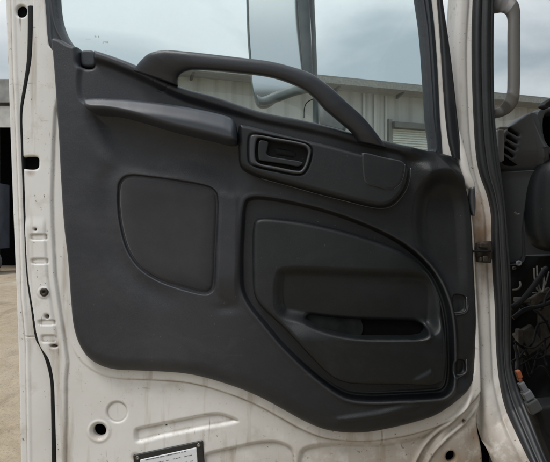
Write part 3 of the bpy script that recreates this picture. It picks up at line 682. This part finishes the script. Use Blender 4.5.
def hit(u,v,o=0):                              # where a sight line meets the wall: (s, z)
    k=(u-UC)*S/D; p=A+nrm*o
    t=(p.x-k*(p.y+D))/(k*dirv.y-dirv.x); y=p.y+dirv.y*t
    return t, ZC-(v-VC)*S/D*(y+D)
s0,z1=hit(392,128,.05); s1,_=hit(436,128,.05); zt=hit(392,123,.05)[1]
sl=[]; V=[]; F=[]
nz=int((z1-.0)/.075)
prf=[]
for i in range(nz): prf+= [(.05,z1-i*.075),(.085,z1-i*.075-.03),(.085,z1-i*.075-.06),(.05,z1-i*.075-.072)]
for o,z in prf: V+=[W(s0,z,o),W(s1+1.2,z,o)]
for i in range(len(prf)-1): F.append((2*i,2*i+1,2*i+3,2*i+2))
sh=link('roller_shutter',V,F,M_slat,shed,False)
prism('shutter_box',[(.03,z1-.02),(.3,z1-.02),(.3,zt),(.03,zt+.03)],M_shade,sh,s0-.05,s1+1.25)
for s_ in (s0-.16,s1+1.22): prism('shutter_guide',[(.03,0),(.14,0),(.14,zt+.1),(.03,zt+.1)],M_roof,sh,s_,s_+.12)
for u_ in (362,373,384): 
    s_,_=hit(u_,110); prism('cladding_post',[(.03,0),(.08,0),(.08,He-.15),(.03,He-.15)],M_wall,shed,s_,s_+.07)
prism('end_wall',[(-5,0),(.03,0),(.03,He-.1),(-5,He+.7)],M_wall,shed,.02,.1)

# open-fronted store at the far left
store=thing('open_store','dark open-fronted store shed at the far left, behind the door edge','shed',(-14,23,0))
def bx(name,x0,x1,y0,y1,z0,z1,m,parent): return boxes(name,[(((x0+x1)/2,(y0+y1)/2,(z0+z1)/2),(x1-x0,y1-y0,z1-z0))],m,parent)
ys_=22.0; kk=S/D*(ys_+D)
zz=lambda v: ZC-(v-VC)*kk
xx=lambda u:(u-UC)*kk
M_old=simple('old_sheeting',(.22,.225,.22),.7,0,.35,1.5)
bx('roof_fascia',xx(-150),xx(30),ys_-.3,ys_+.0,zz(104),zz(81),M_old,store)
bx('lintel',xx(-150),xx(30),ys_-.2,ys_-.05,zz(128),zz(107),simple('pale_lintel',(.42,.42,.40),.6,0,.2,2),store)
bx('back_wall',xx(-150),xx(30),ys_+4,ys_+4.2,0,zz(82),M_void,store)
bx('roof',xx(-150),xx(30),ys_,ys_+4.2,zz(84)-.1,zz(82),M_old,store)
for u_ in (-60,-4,26): bx('post',xx(u_)-.12,xx(u_)+.12,ys_-.15,ys_+.1,0,zz(128),M_shade,store)
bx('side_wall',xx(30),xx(30)+.2,ys_,ys_+4.2,0,zz(82),M_old,store)
trk=thing('parked_flatbed','dark flatbed truck standing in the open store at the far left','truck',(-12.4,21,0))
bx('cab',xx(-4),xx(14),20.2,21.6,1.0,3.6,simple('dark_cab_paint',(.03,.035,.05),.35,0,.4,2),trk)
bx('bed',xx(-60),xx(-4),20.2,21.6,1.0,1.35,M_shade,trk)
bx('window',xx(-2),xx(12),20.15,20.2,2.3,3.3,simple('cab_pane',(.08,.09,.10),.15),trk)
for u_ in (-40,-16,8):
    c=Vector((xx(u_),20.2,.5)); rings=[[(c.x+r*math.cos(2*math.pi*k/24),c.y+yy,c.z+r*math.sin(2*math.pi*k/24)) for k in range(24)] for r,yy in ((.5,.3),(.5,0),(.42,-.03),(.25,-.03),(.22,.05),(.001,.05))]
    loft('wheel',rings,M_dark,trk,caps=False)

# ground
def groundmat():
    k=NT('dry_sandy_ground'); n=k.noise(.5,6,.65); n2=k.noise(4,6,.7); st=k.noise(1.4,5,.65,k.mapping((1,.35,1),(0,0,.5)),.8)
    c=k.mix(k.ramp(n2,.3,.7),(.35,.28,.195,1),(.23,.18,.12,1)); c=k.mix(k.math('MULTIPLY',k.ramp(st,.52,.66),.6),c,(.16,.12,.075,1)); c=k.mix(k.math('MULTIPLY',k.ramp(n,.5,.7),.4),c,(.46,.41,.34,1))
    k.l(c,k.b.inputs['Base Color']); k.b.inputs['Roughness'].default_value=.95
    pb=k.noise(28,4,.6); c2=k.mix(k.math('MULTIPLY',k.ramp(pb,.58,.66),.6),c,(.14,.115,.085,1)); k.l(c2,k.b.inputs['Base Color'])
    b=k.bump(n2,.8,.05); b=k.bump(st,.8,.06,b); b=k.bump(pb,.7,.03,b); k.l(b,k.b.inputs['Normal']); return k.m
g=link('ground',[(-900,-900,0),(900,-900,0),(900,900,0),(-900,900,0)],[(0,1,2,3)],groundmat(),None,False); g['kind']='structure'

# ------------------------------------------------------------------ sky, sun, camera
SE,SA_=math.radians(60),math.radians(222)      # sun behind the viewer's left shoulder, through cloud
w=bpy.data.worlds.new('World'); scene.world=w; w.use_nodes=True; t=w.node_tree
bg=t.nodes['Background']
sky=t.nodes.new('ShaderNodeTexSky'); sky.sky_type='NISHITA'; sky.sun_disc=False; sky.sun_elevation=SE; sky.sun_rotation=SA_
sky.air_density=1.5; sky.dust_density=4
tc=t.nodes.new('ShaderNodeTexCoord')
mp=t.nodes.new('ShaderNodeMapping'); mp.inputs['Scale'].default_value=(1,1,2.2); mp.inputs['Location'].default_value=(5.78,2.84,3.6); t.links.new(tc.outputs['Generated'],mp.inputs['Vector'])
nz_=t.nodes.new('ShaderNodeTexNoise'); nz_.inputs['Scale'].default_value=2.6; nz_.inputs['Detail'].default_value=5; nz_.inputs['Roughness'].default_value=.46; nz_.inputs['Distortion'].default_value=.4
t.links.new(mp.outputs[0],nz_.inputs['Vector'])
rp=t.nodes.new('ShaderNodeValToRGB'); e=rp.color_ramp.elements
e[0].position=.42; e[0].color=(5.9,6.7,7.2,1); e[1].position=.60; e[1].color=(11.6,12.0,12.0,1)
t.links.new(nz_.outputs['Fac'],rp.inputs[0])
mx=t.nodes.new('ShaderNodeMix'); mx.data_type='RGBA'; mx.inputs[0].default_value=.72
t.links.new(sky.outputs[0],mx.inputs[6]); t.links.new(rp.outputs[0],mx.inputs[7]); sx=t.nodes.new('ShaderNodeSeparateXYZ'); t.links.new(tc.outputs['Generated'],sx.inputs[0])
zm=t.nodes.new('ShaderNodeMapRange'); zm.interpolation_type='SMOOTHSTEP'; t.links.new(sx.outputs['Z'],zm.inputs[0]); zm.inputs[1].default_value=.25; zm.inputs[2].default_value=1; zm.inputs[3].default_value=.85; zm.inputs[4].default_value=2.1
vm=t.nodes.new('ShaderNodeVectorMath'); vm.operation='SCALE'; t.links.new(mx.outputs[2],vm.inputs[0]); t.links.new(zm.outputs[0],vm.inputs['Scale'])   # overcast: brighter overhead than at the horizon
t.links.new(vm.outputs[0],bg.inputs[0])
bg.inputs[1].default_value=.1
sd=bpy.data.lights.new('sun','SUN'); sd.energy=1.5; sd.angle=math.radians(14); sd.color=(1,.98,.95)
so=bpy.data.objects.new('sun',sd); COL.objects.link(so)
az=SA_; dv=Vector((math.sin(az)*math.cos(SE),math.cos(az)*math.cos(SE),math.sin(SE)))
so.rotation_euler=dv.to_track_quat('Z','Y').to_euler(); so.location=(0,0,20)
cd=bpy.data.cameras.new('camera'); co=bpy.data.objects.new('camera',cd); COL.objects.link(co)
co.location=(0,-D,ZC); co.rotation_euler=(math.radians(90),0,0)
cd.sensor_fit='HORIZONTAL'; cd.sensor_width=36; cd.lens=36*D/(550*S); cd.clip_start=.02; cd.clip_end=3000
scene.camera=co
scene.view_settings.view_transform='Standard'; scene.view_settings.look='None'; scene.view_settings.exposure=0; scene.view_settings.gamma=1
scene.render.engine='CYCLES'; scene.cycles.max_bounces=8; scene.cycles.transparent_max_bounces=16

# the door hangs on the truck: the pressed shell is the door itself, everything fixed to it its sub-parts
def below(o):
    r=[]
    for c in o.children: r+= [c]+below(c)
    return r
subs=[o for o in below(door) if o is not shell]
shell.parent=cab; shell.location=Vector(door.location)-Vector(cab.location); shell.name='door'; shell.data.name='door'
for o in subs: o.parent=shell
bpy.data.objects.remove(door)
